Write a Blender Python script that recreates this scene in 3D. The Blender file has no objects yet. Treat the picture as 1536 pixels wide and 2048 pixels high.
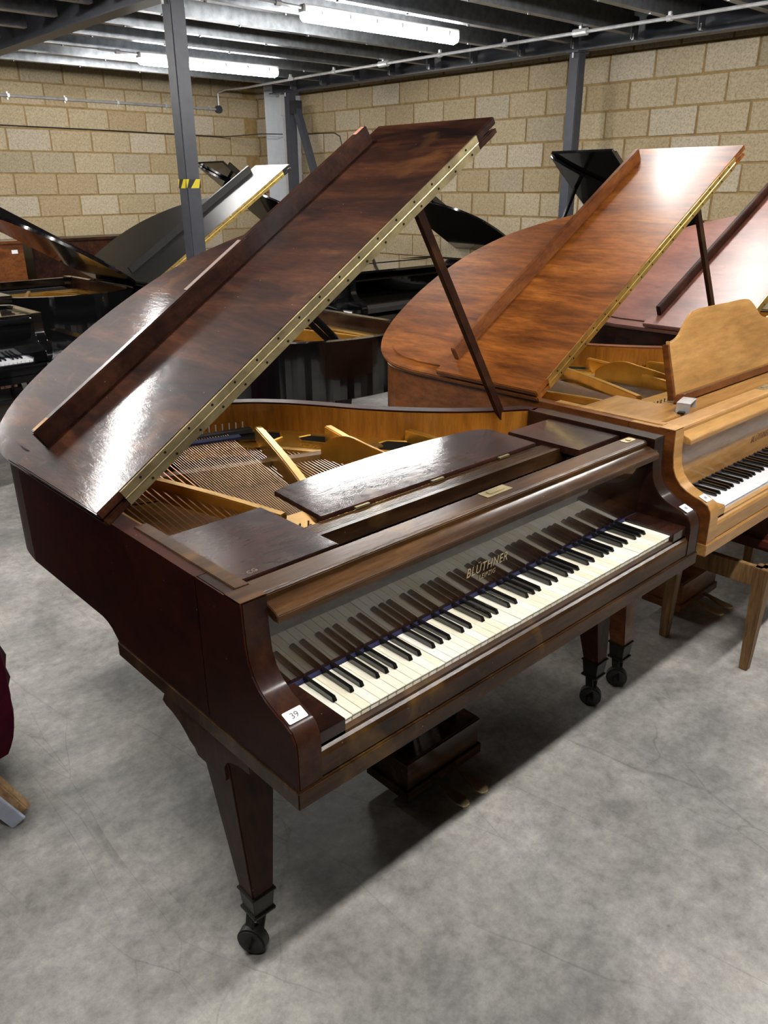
import bpy, bmesh, math, random
from mathutils import Vector, Matrix
random.seed(7)
S = bpy.context.scene
COL = S.collection
PI = math.pi

# ---------------------------------------------------------------- camera, world, exposure
def make_camera():
    x, y, z, yaw, pitch, roll, f = (-0.65337, -0.93777, 1.65306, 0.747529, 0.390843, -0.007391, 1585.3346)
    fw = Vector((math.sin(yaw)*math.cos(pitch), math.cos(yaw)*math.cos(pitch), -math.sin(pitch)))
    r = Vector((math.cos(yaw), -math.sin(yaw), 0)); u = r.cross(fw)
    c, s = math.cos(roll), math.sin(roll)
    r2 = r*c + u*s; u2 = u*c - r*s
    cam = bpy.data.cameras.new('camera'); o = bpy.data.objects.new('camera', cam); COL.objects.link(o)
    m = Matrix((r2, u2, -fw)).transposed().to_4x4(); m.translation = (x, y, z)
    o.matrix_world = m
    cam.sensor_fit = 'AUTO'; cam.sensor_width = 36; cam.lens = f/2048*36
    cam.clip_start = 0.02
    S.camera = o
make_camera()
W = bpy.data.worlds.new('world'); S.world = W; W.use_nodes = True
W.node_tree.nodes['Background'].inputs[0].default_value = (0.5, 0.55, 0.62, 1)
W.node_tree.nodes['Background'].inputs[1].default_value = 0.02
S.view_settings.view_transform = 'Standard'; S.view_settings.look = 'None'
S.view_settings.gamma = 1; S.view_settings.use_curve_mapping = False
S.view_settings.exposure = 0.06
LAMP_POWER = 105.0
LAMPS = [(x, y) for y in (-0.72, 1.45, 3.74, 6.2) for x in (-0.15, 3.68)] + [(1.72, -0.72)]  # the single middle lamp is unseen, added to brighten the front floor

# ---------------------------------------------------------------- materials
def new_mat(name):
    m = bpy.data.materials.new(name); m.use_nodes = True
    return m, m.node_tree, m.node_tree.nodes['Principled BSDF']
def lk(t, a, b): t.links.new(a, b)
def nd(t, kind, **kw):
    n = t.nodes.new(kind)
    for k, v in kw.items():
        if k.startswith('i_'): n.inputs[k[2:].replace('_', ' ')].default_value = v
        else: setattr(n, k, v)
    return n
def ramp(t, stops):
    n = t.nodes.new('ShaderNodeValToRGB'); e = n.color_ramp.elements
    e[0].position = stops[0][0]; e[0].color = (*stops[0][1], 1)
    e[1].position = stops[-1][0]; e[1].color = (*stops[-1][1], 1)
    for p, c in stops[1:-1]:
        q = e.new(p); q.color = (*c, 1)
    return n
def coords(t, scale=(1, 1, 1), kind='Object'):
    tc = nd(t, 'ShaderNodeTexCoord'); mp = nd(t, 'ShaderNodeMapping'); mp.inputs['Scale'].default_value = scale
    lk(t, tc.outputs[kind], mp.inputs[0]); return mp.outputs[0]

def plain(name, col, rough=.5, metal=0, coat=0, spec=.5, noise=0):
    m, t, b = new_mat(name)
    b.inputs['Base Color'].default_value = (*col, 1); b.inputs['Roughness'].default_value = rough
    b.inputs['Metallic'].default_value = metal; b.inputs['Coat Weight'].default_value = coat
    b.inputs['Specular IOR Level'].default_value = spec; b.inputs['Coat Roughness'].default_value = .05
    if noise:
        n = nd(t, 'ShaderNodeTexNoise', i_Scale=18.0, i_Detail=6.0); lk(t, coords(t), n.inputs['Vector'])
        d = tuple(c*(1-noise) for c in col); l = tuple(min(1, c*(1+noise)) for c in col)
        r = ramp(t, [(.3, d), (.7, l)]); lk(t, n.outputs['Fac'], r.inputs[0]); lk(t, r.outputs[0], b.inputs['Base Color'])
    return m

def wood(name, dark, mid, light, rough=.25, scale=(3, 14, 14), coat=.5, wear=0, fig=1.0, coat_rough=.08, bump=.02, streak=.45):
    m, t, b = new_mat(name)
    v = coords(t, scale)
    n1 = nd(t, 'ShaderNodeTexNoise', i_Scale=1.0*fig, i_Detail=8.0, i_Roughness=.62, i_Distortion=.6); lk(t, v, n1.inputs['Vector'])
    r1 = ramp(t, [(.30, dark), (.5, mid), (.72, light)]); lk(t, n1.outputs['Fac'], r1.inputs[0])
    v2 = coords(t, tuple(s*7 for s in scale))
    n2 = nd(t, 'ShaderNodeTexNoise', i_Scale=1.0, i_Detail=5.0, i_Roughness=.7); lk(t, v2, n2.inputs['Vector'])
    r2 = ramp(t, [(.35, (1-streak,)*3), (.6, (1, 1, 1))]); lk(t, n2.outputs['Fac'], r2.inputs[0])
    mx = nd(t, 'ShaderNodeMixRGB', blend_type='MULTIPLY'); mx.inputs[0].default_value = 1
    lk(t, r1.outputs[0], mx.inputs[1]); lk(t, r2.outputs[0], mx.inputs[2])
    out = mx.outputs[0]
    rgh = None
    if wear:
        # rubbed-through patches and dark stains with a shape of their own
        n3 = nd(t, 'ShaderNodeTexNoise', i_Scale=4.2, i_Detail=5.0, i_Distortion=.8); lk(t, coords(t, (1.6, 1, 1)), n3.inputs['Vector'])
        r3 = ramp(t, [(.60, (0, 0, 0)), (.72, (wear,)*3)]); lk(t, n3.outputs['Fac'], r3.inputs[0])
        m3 = nd(t, 'ShaderNodeMixRGB'); lk(t, r3.outputs[0], m3.inputs[0]); lk(t, out, m3.inputs[1])
        m3.inputs[2].default_value = (light[0]*1.3, light[1]*1.5, light[2]*1.1, 1)
        n4 = nd(t, 'ShaderNodeTexNoise', i_Scale=3.0, i_Detail=6.0); lk(t, coords(t, (1, 2.2, 1)), n4.inputs['Vector'])
        r4 = ramp(t, [(.56, (0, 0, 0)), (.72, (wear*.9,)*3)]); lk(t, n4.outputs['Fac'], r4.inputs[0])
        m4 = nd(t, 'ShaderNodeMixRGB'); lk(t, r4.outputs[0], m4.inputs[0]); lk(t, m3.outputs[0], m4.inputs[1])
        m4.inputs[2].default_value = (dark[0]*.6, dark[1]*.6, dark[2]*.8, 1)
        # fine scratches and specks
        vo = nd(t, 'ShaderNodeTexVoronoi', i_Scale=26.0); lk(t, coords(t, (1, 1, 1)), vo.inputs['Vector'])
        r5 = ramp(t, [(.0, (1, 1, 1)), (.045, (0, 0, 0))]); lk(t, vo.outputs['Distance'], r5.inputs[0])
        m5 = nd(t, 'ShaderNodeMixRGB'); lk(t, r5.outputs[0], m5.inputs[0]); lk(t, m4.outputs[0], m5.inputs[1])
        m5.inputs[2].default_value = (.35, .25, .2, 1)
        out = m5.outputs[0]
    lk(t, out, b.inputs['Base Color'])
    b.inputs['Roughness'].default_value = rough; b.inputs['Specular IOR Level'].default_value = .08 if wear else .2; b.inputs['Coat IOR'].default_value = 1.42 if wear else 1.5
    b.inputs['Coat Weight'].default_value = coat; b.inputs['Coat Roughness'].default_value = coat_rough
    if wear:
        rr = ramp(t, [(.3, (coat_rough*.7,)*3), (.7, (coat_rough*1.8,)*3)])
        n6 = nd(t, 'ShaderNodeTexNoise', i_Scale=40.0, i_Detail=8.0, i_Roughness=.75); lk(t, coords(t, (1, .35, 1)), n6.inputs['Vector'])
        lk(t, n6.outputs['Fac'], rr.inputs[0]); lk(t, rr.outputs[0], b.inputs['Coat Roughness'])
    bp = nd(t, 'ShaderNodeBump', i_Strength=bump*4, i_Distance=.002); lk(t, n2.outputs['Fac'], bp.inputs['Height'])
    lk(t, bp.outputs[0], b.inputs['Normal'])
    if bump > .03: lk(t, bp.outputs[0], b.inputs['Coat Normal'])
    return m

M = {}
M['mahogany'] = wood('dark mahogany', (.008, .0028, .0016), (.027, .009, .005), (.060, .022, .010), .45, (5, 2.2, 5), .4, .5, coat_rough=.12, bump=.03)
M['mahog_lid'] = wood('worn mahogany top', (.006, .002, .0015), (.030, .0095, .0048), (.078, .027, .010), .5, (13, 2.2, 9), .34, .55, coat_rough=.065, bump=.05)
M['mahog_rail'] = wood('brown mahogany rails', (.013, .005, .002), (.044, .019, .006), (.10, .047, .015), .42, (1.5, 14, 10), .45, .55, coat_rough=.14, bump=.04)
M['mahog_side'] = wood('dark side veneer', (.014, .0020, .0008), (.030, .0052, .0018), (.048, .011, .0035), .5, (4, 2.0, 3), .10, .2, coat_rough=.15)
M['mahog_dark'] = wood('dark blackened mahogany', (.010, .0035, .0025), (.026, .009, .006), (.06, .020, .010), .5, (2, 7, 7), 1.0, .5, coat_rough=.10, bump=.035)
M['mahog_leg'] = wood('brown mahogany legs', (.020, .007, .004), (.042, .015, .008), (.07, .027, .013), .5, (8, 8, 2), .18, .3, coat_rough=.12)
M['fallboard'] = wood('polished fallboard', (.012, .0045, .002), (.028, .012, .005), (.05, .022, .009), .22, (1.5, 10, 7), 1.0, 0, coat_rough=.015, bump=.0)
M['honey'] = wood('honey inner rim', (.19, .065, .007), (.29, .11, .014), (.40, .17, .028), .3, (9, 9, 1.2), .4, 0, streak=.3)
M['soundboard'] = wood('spruce soundboard', (.10, .045, .012), (.16, .08, .022), (.22, .12, .035), .45, (2, 12, 1), .1, 0)
M['orange_wood'] = wood('orange fiddleback mahogany', (.085, .022, .003), (.22, .066, .009), (.36, .125, .020), .45, (10, 1.6, 3), .20, 0, coat_rough=.24, streak=.4, fig=1.3)
M['orange_side'] = wood('orange mahogany side', (.09, .025, .006), (.16, .05, .012), (.22, .08, .02), .32, (3, 2, 6), .5, 0, coat_rough=.12)
M['golden_wood'] = wood('bleached golden walnut', (.30, .145, .038), (.43, .225, .068), (.55, .32, .11), .33, (1.3, 8, 8), .5, 0, coat_rough=.14, streak=.25)
M['pink_wood'] = wood('polished rosy mahogany', (.10, .035, .022), (.17, .065, .045), (.24, .10, .07), .4, (5, 1.5, 5), .55, 0, coat_rough=.38, streak=.3)
M['oak'] = wood('oiled oak', (.12, .062, .02), (.20, .11, .042), (.30, .18, .075), .5, (14, 14, 1.4), .15, 0, streak=.45)
M['black_gloss'] = plain('black piano polish', (.0035, .0035, .004), .12, coat=1.0, spec=.5)
M['black_satin'] = plain('black satin polish', (.007, .007, .006), .40, coat=.05, spec=.4)
M['white_key'] = None
def keymat():
    m, t, b = new_mat('ivory key')
    oi = nd(t, 'ShaderNodeObjectInfo'); r = ramp(t, [(0, (.80, .75, .58)), (.45, (.88, .85, .73)), (1, (.92, .91, .83))])
    lk(t, oi.outputs['Random'], r.inputs[0])
    n = nd(t, 'ShaderNodeTexNoise', i_Scale=3.0, i_Detail=4.0); lk(t, coords(t, (60, 6, 1)), n.inputs['Vector'])
    r2 = ramp(t, [(.3, (.88, .86, .78)), (.6, (1, 1, 1))]); lk(t, n.outputs['Fac'], r2.inputs[0])
    mx = nd(t, 'ShaderNodeMixRGB', blend_type='MULTIPLY'); mx.inputs[0].default_value = 1
    lk(t, r.outputs[0], mx.inputs[1]); lk(t, r2.outputs[0], mx.inputs[2]); lk(t, mx.outputs[0], b.inputs['Base Color'])
    b.inputs['Roughness'].default_value = .28; b.inputs['Coat Weight'].default_value = .3
    return m
M['white_key'] = keymat()
M['plastic_key'] = plain('white plastic key', (.80, .81, .84), .2, coat=.3)
M['black_key'] = plain('ebony key', (.006, .006, .006), .18, coat=.8)
M['brass'] = plain('dull brass', (.34, .28, .15), .42, metal=.85, noise=.35)
M['brass_bright'] = plain('bright brass', (.75, .55, .18), .3, metal=.95, noise=.2)
M['gold_plate'] = plain('gilded iron', (.56, .31, .05), .30, metal=.8, noise=.12)
M['string_brown'] = plain('tarnished string', (.40, .27, .17), .4, metal=.9)
M['copper'] = plain('copper string', (.55, .25, .13), .38, metal=.9)
M['steel'] = plain('steel string', (.42, .34, .26), .35, metal=.9)
M['iron_dark'] = plain('dark bronze caster', (.03, .028, .022), .4, metal=.7, noise=.3)
M['rubber'] = plain('black wheel', (.012, .011, .010), .45)
M['felt_blue'] = plain('blue felt', (.008, .010, .045), .95)
M['felt_black'] = plain('dark action wood', (.012, .009, .008), .7)
M['paper'] = plain('white paper label', (.82, .82, .83), .55)
M['ink'] = plain('grey ink', (.25, .25, .28), .6)
M['gold_ink'] = plain('gilt lettering', (.42, .34, .20), .4, metal=.4)
M['dark_ink'] = plain('dark lettering', (.10, .045, .015), .5)
M['chrome'] = plain('galvanised steel bright', (.62, .64, .66), .4, metal=.6, noise=.15)
M['galv'] = plain('galvanised purlin', (.24, .255, .275), .38, metal=.85, noise=.25)
M['deck'] = plain('dark steel deck', (.045, .047, .05), .55, metal=.5, noise=.3)
M['grey_paint'] = plain('dark grey painted steel', (.045, .050, .066), .42, noise=.12)
M['black_paint'] = plain('black painted steel', (.018, .02, .025), .4, noise=.1)
M['white_paint'] = plain('white painted steel', (.62, .65, .68), .5, noise=.04)
M['yellow'] = plain('yellow tape', (.75, .62, .02), .4)
M['black_tape'] = plain('black tape', (.01, .01, .01), .35)
M['cable'] = plain('black cable', (.02, .02, .02), .5)
M['velvet'] = plain('maroon blanket cloth', (.05, .004, .012), .95, spec=.1, noise=.3)
M['carpet'] = plain('pale grey carpet strip', (.38, .42, .50), .9, noise=.2)
M['pine'] = wood('rough pine board', (.30, .17, .08), (.45, .28, .15), (.55, .38, .22), .7, (10, 2, 10), 0, 0)
M['leather'] = plain('brown red leather', (.06, .012, .006), .4, coat=.2, noise=.2)
M['roughdark'] = plain('blackened underside and shaded windows', (.010, .008, .006), .85, spec=.08)
M['number_ink'] = plain('dark number ink', (.06, .06, .07), .6)
M['salmon'] = plain('rubbed bare wood', (.50, .22, .15), .6, noise=.3)
M['scratch'] = plain('pale scratched varnish', (.16, .11, .09), .7)
M['fixture'] = plain('lamp body', (.5, .5, .5), .5)
def lampmat():
    m, t, b = new_mat('lit diffuser')
    b.inputs['Base Color'].default_value = (.9, .9, .9, 1)
    b.inputs['Emission Color'].default_value = (1.0, .965, .93, 1); b.inputs['Emission Strength'].default_value = LAMP_POWER
    return m
M['lamp'] = lampmat()

def floor_mat():
    m, t, b = new_mat('polished concrete')
    v = coords(t)
    n1 = nd(t, 'ShaderNodeTexNoise', i_Scale=2.2, i_Detail=12.0, i_Roughness=.68, i_Distortion=.5); lk(t, v, n1.inputs['Vector'])
    r1 = ramp(t, [(.30, (.155, .150, .138)), (.45, (.28, .271, .252)), (.60, (.385, .373, .348)), (.75, (.49, .475, .445))]); lk(t, n1.outputs['Fac'], r1.inputs[0])
    n2 = nd(t, 'ShaderNodeTexNoise', i_Scale=24.0, i_Detail=14.0, i_Roughness=.8); lk(t, v, n2.inputs['Vector'])
    r2 = ramp(t, [(.32, (.60,)*3), (.50, (.94,)*3), (.66, (1.22,)*3)]); lk(t, n2.outputs['Fac'], r2.inputs[0])
    mx = nd(t, 'ShaderNodeMixRGB', blend_type='MULTIPLY'); mx.inputs[0].default_value = 1
    lk(t, r1.outputs[0], mx.inputs[1]); lk(t, r2.outputs[0], mx.inputs[2])
    # hairline scratches: thin iso-lines of stretched voronoi
    cur = mx.outputs[0]
    for i, (rz, sc) in enumerate(((.5, (1.9, .35, 1)), (-.7, (1.7, .3, 1)), (1.3, (2.4, .45, 1)))):
        tc = nd(t, 'ShaderNodeTexCoord'); mp = nd(t, 'ShaderNodeMapping'); mp.inputs['Rotation'].default_value = (0, 0, rz); mp.inputs['Scale'].default_value = sc
        mp.inputs['Location'].default_value = (i*3.3, 1.7, 0)
        lk(t, tc.outputs['Object'], mp.inputs[0])
        vo = nd(t, 'ShaderNodeTexVoronoi', feature='DISTANCE_TO_EDGE', i_Scale=1.7)
        nz = nd(t, 'ShaderNodeTexNoise', i_Scale=1.6, i_Detail=3.0); lk(t, mp.outputs[0], nz.inputs['Vector'])
        ad = nd(t, 'ShaderNodeMixRGB', blend_type='ADD'); ad.inputs[0].default_value = .12
        lk(t, mp.outputs[0], ad.inputs[1]); lk(t, nz.outputs['Color'], ad.inputs[2]); lk(t, ad.outputs[0], vo.inputs['Vector'])
        r3 = ramp(t, [(0, (.42,)*3), (.0028, (1, 1, 1))]); lk(t, vo.outputs['Distance'], r3.inputs[0])
        mk = nd(t, 'ShaderNodeTexNoise', i_Scale=2.5, i_Detail=2.0); lk(t, mp.outputs[0], mk.inputs['Vector'])
        rk = ramp(t, [(.44, (0, 0, 0)), (.58, (.5, .5, .5))]); lk(t, mk.outputs['Fac'], rk.inputs[0])
        m2 = nd(t, 'ShaderNodeMixRGB', blend_type='MULTIPLY'); lk(t, rk.outputs[0], m2.inputs[0])
        lk(t, cur, m2.inputs[1]); lk(t, r3.outputs[0], m2.inputs[2]); cur = m2.outputs[0]
    # dark scuffed stains
    n5 = nd(t, 'ShaderNodeTexNoise', i_Scale=1.5, i_Detail=9.0, i_Roughness=.62); lk(t, coords(t, (.7, 1.25, 1)), n5.inputs['Vector'])
    r5 = ramp(t, [(.45, (1.05, 1.04, 1.02)), (.54, (.80, .80, .81)), (.66, (.52, .53, .55))]); lk(t, n5.outputs['Fac'], r5.inputs[0])
    m5 = nd(t, 'ShaderNodeMixRGB', blend_type='MULTIPLY'); m5.inputs[0].default_value = 1
    lk(t, cur, m5.inputs[1]); lk(t, r5.outputs[0], m5.inputs[2])
    vo = nd(t, 'ShaderNodeTexVoronoi', i_Scale=5.5); lk(t, v, vo.inputs['Vector'])
    r6 = ramp(t, [(.0, (.3,)*3), (.03, (1, 1, 1))]); lk(t, vo.outputs['Distance'], r6.inputs[0])
    m6 = nd(t, 'ShaderNodeMixRGB', blend_type='MULTIPLY'); m6.inputs[0].default_value = .7
    lk(t, m5.outputs[0], m6.inputs[1]); lk(t, r6.outputs[0], m6.inputs[2])
    lk(t, m6.outputs[0], b.inputs['Base Color'])
    r7 = ramp(t, [(.3, (.42,)*3), (.7, (.62,)*3)]); lk(t, n1.outputs['Fac'], r7.inputs[0]); lk(t, r7.outputs[0], b.inputs['Roughness'])
    bp = nd(t, 'ShaderNodeBump', i_Strength=.12, i_Distance=.004); lk(t, n2.outputs['Fac'], bp.inputs['Height']); lk(t, bp.outputs[0], b.inputs['Normal'])
    return m
M['floor'] = floor_mat()

def block_mat(per_island):
    m, t, b = new_mat('sandy concrete block' + (' lower' if per_island else ''))
    if per_island: src = nd(t, 'ShaderNodeNewGeometry').outputs['Random Per Island']
    else: src = nd(t, 'ShaderNodeObjectInfo').outputs['Random']
    r = ramp(t, [(0, (.40, .315, .19)), (.35, (.445, .365, .235)), (.6, (.47, .395, .265)), (.85, (.51, .45, .345)), (1, (.35, .295, .19))]); lk(t, src, r.inputs[0])
    n = nd(t, 'ShaderNodeTexNoise', i_Scale=70.0, i_Detail=6.0, i_Roughness=.75); lk(t, coords(t), n.inputs['Vector'])
    r2 = ramp(t, [(.33, (.62, .58, .52)), (.5, (.98,)*3), (.68, (1.2,)*3)]); lk(t, n.outputs['Fac'], r2.inputs[0])
    mx = nd(t, 'ShaderNodeMixRGB', blend_type='MULTIPLY'); mx.inputs[0].default_value = 1
    lk(t, r.outputs[0], mx.inputs[1]); lk(t, r2.outputs[0], mx.inputs[2]); lk(t, mx.outputs[0], b.inputs['Base Color'])
    b.inputs['Roughness'].default_value = .95; b.inputs['Specular IOR Level'].default_value = .15
    bp = nd(t, 'ShaderNodeBump', i_Strength=.6, i_Distance=.004); lk(t, n.outputs['Fac'], bp.inputs['Height']); lk(t, bp.outputs[0], b.inputs['Normal'])
    return m
M['block'] = block_mat(False); M['block_far'] = block_mat(True)
M['mortar'] = plain('sandy mortar', (.31, .215, .095), .95, spec=.1, noise=.2)

# ---------------------------------------------------------------- mesh helpers
def box(bm, x0, x1, y0, y1, z0, z1, mat=None):
    vs = [bm.verts.new(p) for p in ((x0,y0,z0),(x1,y0,z0),(x1,y1,z0),(x0,y1,z0),(x0,y0,z1),(x1,y0,z1),(x1,y1,z1),(x0,y1,z1))]
    if mat is not None:
        for v in vs: v.co = mat @ v.co
    for f in ((3,2,1,0),(4,5,6,7),(0,1,5,4),(1,2,6,5),(2,3,7,6),(3,0,4,7)): bm.faces.new([vs[i] for i in f])
def taper(bm, c0, h0, c1, h1):
    """box from rectangle centre c0 half sizes h0 to centre c1 half sizes h1 (rectangles in xy)"""
    a = [bm.verts.new((c0[0]+sx*h0[0], c0[1]+sy*h0[1], c0[2])) for sx, sy in ((-1,-1),(1,-1),(1,1),(-1,1))]
    b = [bm.verts.new((c1[0]+sx*h1[0], c1[1]+sy*h1[1], c1[2])) for sx, sy in ((-1,-1),(1,-1),(1,1),(-1,1))]
    bm.faces.new(a[::-1]); bm.faces.new(b)
    for i in range(4): bm.faces.new((a[i], a[(i+1)%4], b[(i+1)%4], b[i]))
def prism(bm, poly, f0, f1):
    """poly: list of 2D points; f0,f1 map (a,b)->3D for the two caps"""
    a = [bm.verts.new(f0(*p)) for p in poly]; b = [bm.verts.new(f1(*p)) for p in poly]; n = len(poly)
    bm.faces.new(a[::-1]); bm.faces.new(b)
    for i in range(n): bm.faces.new((a[i], a[(i+1)%n], b[(i+1)%n], b[i]))
def prism_x(bm, poly, x0, x1): prism(bm, poly, lambda y, z: (x0, y, z), lambda y, z: (x1, y, z))
def prism_y(bm, poly, y0, y1): prism(bm, poly, lambda x, z: (x, y0, z), lambda x, z: (x, y1, z))
def prism_z(bm, poly, z0, z1): prism(bm, poly, lambda x, y: (x, y, z0), lambda x, y: (x, y, z1))
def band(bm, inner, outer, z0, z1):
    """closed=False strip between two polylines, extruded z0..z1"""
    n = len(inner); I0 = [bm.verts.new((x, y, z0)) for x, y in inner]; O0 = [bm.verts.new((x, y, z0)) for x, y in outer]
    I1 = [bm.verts.new((x, y, z1)) for x, y in inner]; O1 = [bm.verts.new((x, y, z1)) for x, y in outer]
    for i in range(n-1):
        bm.faces.new((I0[i], I0[i+1], O0[i+1], O0[i])); bm.faces.new((I1[i], O1[i], O1[i+1], I1[i+1]))
        bm.faces.new((I0[i], I1[i], I1[i+1], I0[i+1])); bm.faces.new((O0[i], O0[i+1], O1[i+1], O1[i]))
    bm.faces.new((I0[0], O0[0], O1[0], I1[0])); bm.faces.new((I0[-1], I1[-1], O1[-1], O0[-1]))
def tube(bm, pts, r, n=8, caps=True):
    pts = [Vector(p) for p in pts]; rings = []
    for i, p in enumerate(pts):
        d = (pts[min(i+1, len(pts)-1)] - pts[max(i-1, 0)]).normalized()
        a = d.cross(Vector((0, 0, 1)))
        if a.length < 1e-3: a = d.cross(Vector((0, 1, 0)))
        a.normalize(); b = d.cross(a)
        rr = r[i] if isinstance(r, (list, tuple)) else r
        rings.append([bm.verts.new(p + a*rr*math.cos(2*PI*k/n) + b*rr*math.sin(2*PI*k/n)) for k in range(n)])
    for i in range(len(rings)-1):
        for k in range(n): bm.faces.new((rings[i][k], rings[i][(k+1)%n], rings[i+1][(k+1)%n], rings[i+1][k]))
    if caps: bm.faces.new(rings[0][::-1]); bm.faces.new(rings[-1])
def cyl(bm, p0, p1, r, n=20): tube(bm, [p0, p1], r, n)
def beam_between(bm, p0, p1, w, h, up=(0, 0, 1)):
    p0 = Vector(p0); p1 = Vector(p1); d = (p1-p0).normalized(); u = Vector(up); s = d.cross(u).normalized(); u2 = s.cross(d)
    def ring(p): return [bm.verts.new(p + s*a*w/2 + u2*b*h/2) for a, b in ((-1,-1),(1,-1),(1,1),(-1,1))]
    a = ring(p0); b = ring(p1); bm.faces.new(a[::-1]); bm.faces.new(b)
    for i in range(4): bm.faces.new((a[i], a[(i+1)%4], b[(i+1)%4], b[i]))

def mesh_of(name, bm, mat, bevel=0, seg=2, smooth=False):
    bmesh.ops.recalc_face_normals(bm, faces=bm.faces[:])
    if bevel:
        ed = [e for e in bm.edges if len(e.link_faces) == 2 and e.calc_face_angle(0) > .6]
        bmesh.ops.bevel(bm, geom=ed, offset=bevel, segments=seg, affect='EDGES', clamp_overlap=True)
    me = bpy.data.meshes.new(name); bm.to_mesh(me); bm.free()
    if mat: me.materials.append(mat)
    if smooth or bevel:
        for p in me.polygons: p.use_smooth = True
        me.set_sharp_from_angle(angle=math.radians(32))
    return me
def link(name, me, parent=None):
    o = bpy.data.objects.new(name, me); COL.objects.link(o)
    if parent: o.parent = parent
    return o
def part(name, bm, mat, parent=None, bevel=0, seg=2, smooth=False): return link(name, mesh_of(name, bm, mat, bevel, seg, smooth), parent)
def BM(): return bmesh.new()
def thing(name, label, cat, loc=(0, 0, 0), rz=0, group=None):
    o = bpy.data.objects.new(name, None); COL.objects.link(o); o.location = loc; o.rotation_euler = (0, 0, rz)
    return tag(o, label, cat, group)
def tag(o, label=None, cat=None, group=None, kind=None):
    if label: o['label'] = label
    if cat: o['category'] = cat
    if group: o['group'] = group
    if kind: o['kind'] = kind
    return o
def catmull(pts, n=6):
    out = []
    P = [pts[0]] + list(pts) + [pts[-1]]
    for i in range(1, len(P)-2):
        p0, p1, p2, p3 = P[i-1], P[i], P[i+1], P[i+2]
        for k in range(n):
            t = k/n
            out.append(tuple(.5*((2*p1[j]) + (-p0[j]+p2[j])*t + (2*p0[j]-5*p1[j]+4*p2[j]-p3[j])*t*t + (-p0[j]+3*p1[j]-3*p2[j]+p3[j])*t**3) for j in range(len(p1))))
    out.append(tuple(pts[-1])); return out
def offset(poly, d):
    """offset an open polyline (left-hand side positive)"""
    out = []
    for i, p in enumerate(poly):
        a = poly[max(i-1, 0)]; b = poly[min(i+1, len(poly)-1)]
        tx, ty = b[0]-a[0], b[1]-a[1]; L = math.hypot(tx, ty) or 1
        out.append((p[0] - ty/L*d, p[1] + tx/L*d))
    return out
def text(name, s, size, mat, parent, mtx, extr=.0002, shear=0, space=1.0):
    c = bpy.data.curves.new(name, 'FONT'); c.body = s; c.size = size; c.extrude = extr; c.shear = shear; c.space_character = space
    tmp = bpy.data.objects.new('tmp', c); COL.objects.link(tmp)
    bpy.context.view_layer.update()
    me = bpy.data.meshes.new_from_object(tmp.evaluated_get(bpy.context.evaluated_depsgraph_get()))
    bpy.data.objects.remove(tmp)
    me.transform(mtx); me.materials.clear(); me.materials.append(mat); me.name = name
    return link(name, me, parent)

# ---------------------------------------------------------------- the setting
WR = 0.0257                                   # the block walls stand a little askew to the row of pianos
def struct(name, me, loc=(0, 0, 0), rz=0, parent=None):
    o = link(name, me, parent); o.location = loc; o.rotation_euler = (0, 0, rz)
    if not parent: o['kind'] = 'structure'
    return o
bm = BM(); box(bm, -12, 6.6, -12, 9.2, -.12, 0); struct('floor', mesh_of('floor', bm, M['floor']))

def brick_meshes(w, h, d, n=6):
    out = []
    for k in range(n):
        bm = BM(); box(bm, -w/2, w/2, -d, 0, -h/2, h/2)
        for v in bm.verts:
            v.co.x += random.uniform(-.003, .003); v.co.z += random.uniform(-.0025, .0025)
            if v.co.y < -d/2: v.co.y += random.uniform(-.002, .002)
        me = mesh_of('brick', bm, M['block'], bevel=.006, seg=1); out.append(me)
    return out
def block_wall(name, length0, length1, pitch, joint0, zvis, rz, D, flip):
    """local frame: u along the wall, face at v=D towards the room (-v). flip: wall across x (u = y)"""
    bm = BM()
    T = (lambda u, v, z: (v, u, z)) if flip else (lambda u, v, z: (u, v, z))
    def bx(bm, u0, u1, v0, v1, z0, z1):
        a = T(u0, v0, z0); b = T(u1, v1, z1); box(bm, min(a[0], b[0]), max(a[0], b[0]), min(a[1], b[1]), max(a[1], b[1]), z0, z1)
    bx(bm, length0, length1, D, D+.1, 0, 4.2)
    w = struct(name, mesh_of(name, bm, M['mortar']), rz=rz)
    ms = brick_meshes(pitch-.016, .209, .009)
    far = BM()
    for row in range(18):
        z = .225*row + .1125
        off = joint0 if row % 2 == 1 else joint0 + pitch/2
        k0 = math.floor((length0-off)/pitch)
        for k in range(k0, int((length1-off)/pitch)+1):
            uc = off + pitch*(k+.5)
            if uc-pitch/2 < length0-.001 or uc+pitch/2 > length1+.26: continue
            seen = zvis[0] <= z <= zvis[1] and zvis[2] <= uc <= zvis[3]
            if seen:
                b = link('brick', random.choice(ms), w)
                b.location = (uc, D, z) if not flip else (D, uc, z)
                if flip: b.rotation_euler = (0, 0, -PI/2)
                dd = random.uniform(-.003, .002)
                if flip: b.location.x += dd
                else: b.location.y += dd
            else:
                g = .0065
                bx(far, uc-pitch/2+g, min(uc+pitch/2-g, length1), D-.011, D+.004, z-.106, z+.106)
    f = part('block_courses', far, M['block_far'], w); f['kind'] = 'stuff'
    return w
block_wall('wall_back', -11.8, 6.3, .476, 2.994-.476*30, (1.1, 3.2, 2.1, 6.4), WR, 8.57, False)
block_wall('wall_right', -11.8, 8.56, .432, 2.476-.432*33, (1.1, 3.2, 1.4, 8.7), WR, 6.3, True)
for nm, a in (('wall_left', (-12.1, -12.0, -12, 9.2)), ('wall_front', (-12, 6.6, -12.1, -12.0))):
    bm = BM(); box(bm, *a, 0, 4.2); struct(nm, mesh_of(nm, bm, M['mortar']))

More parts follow.
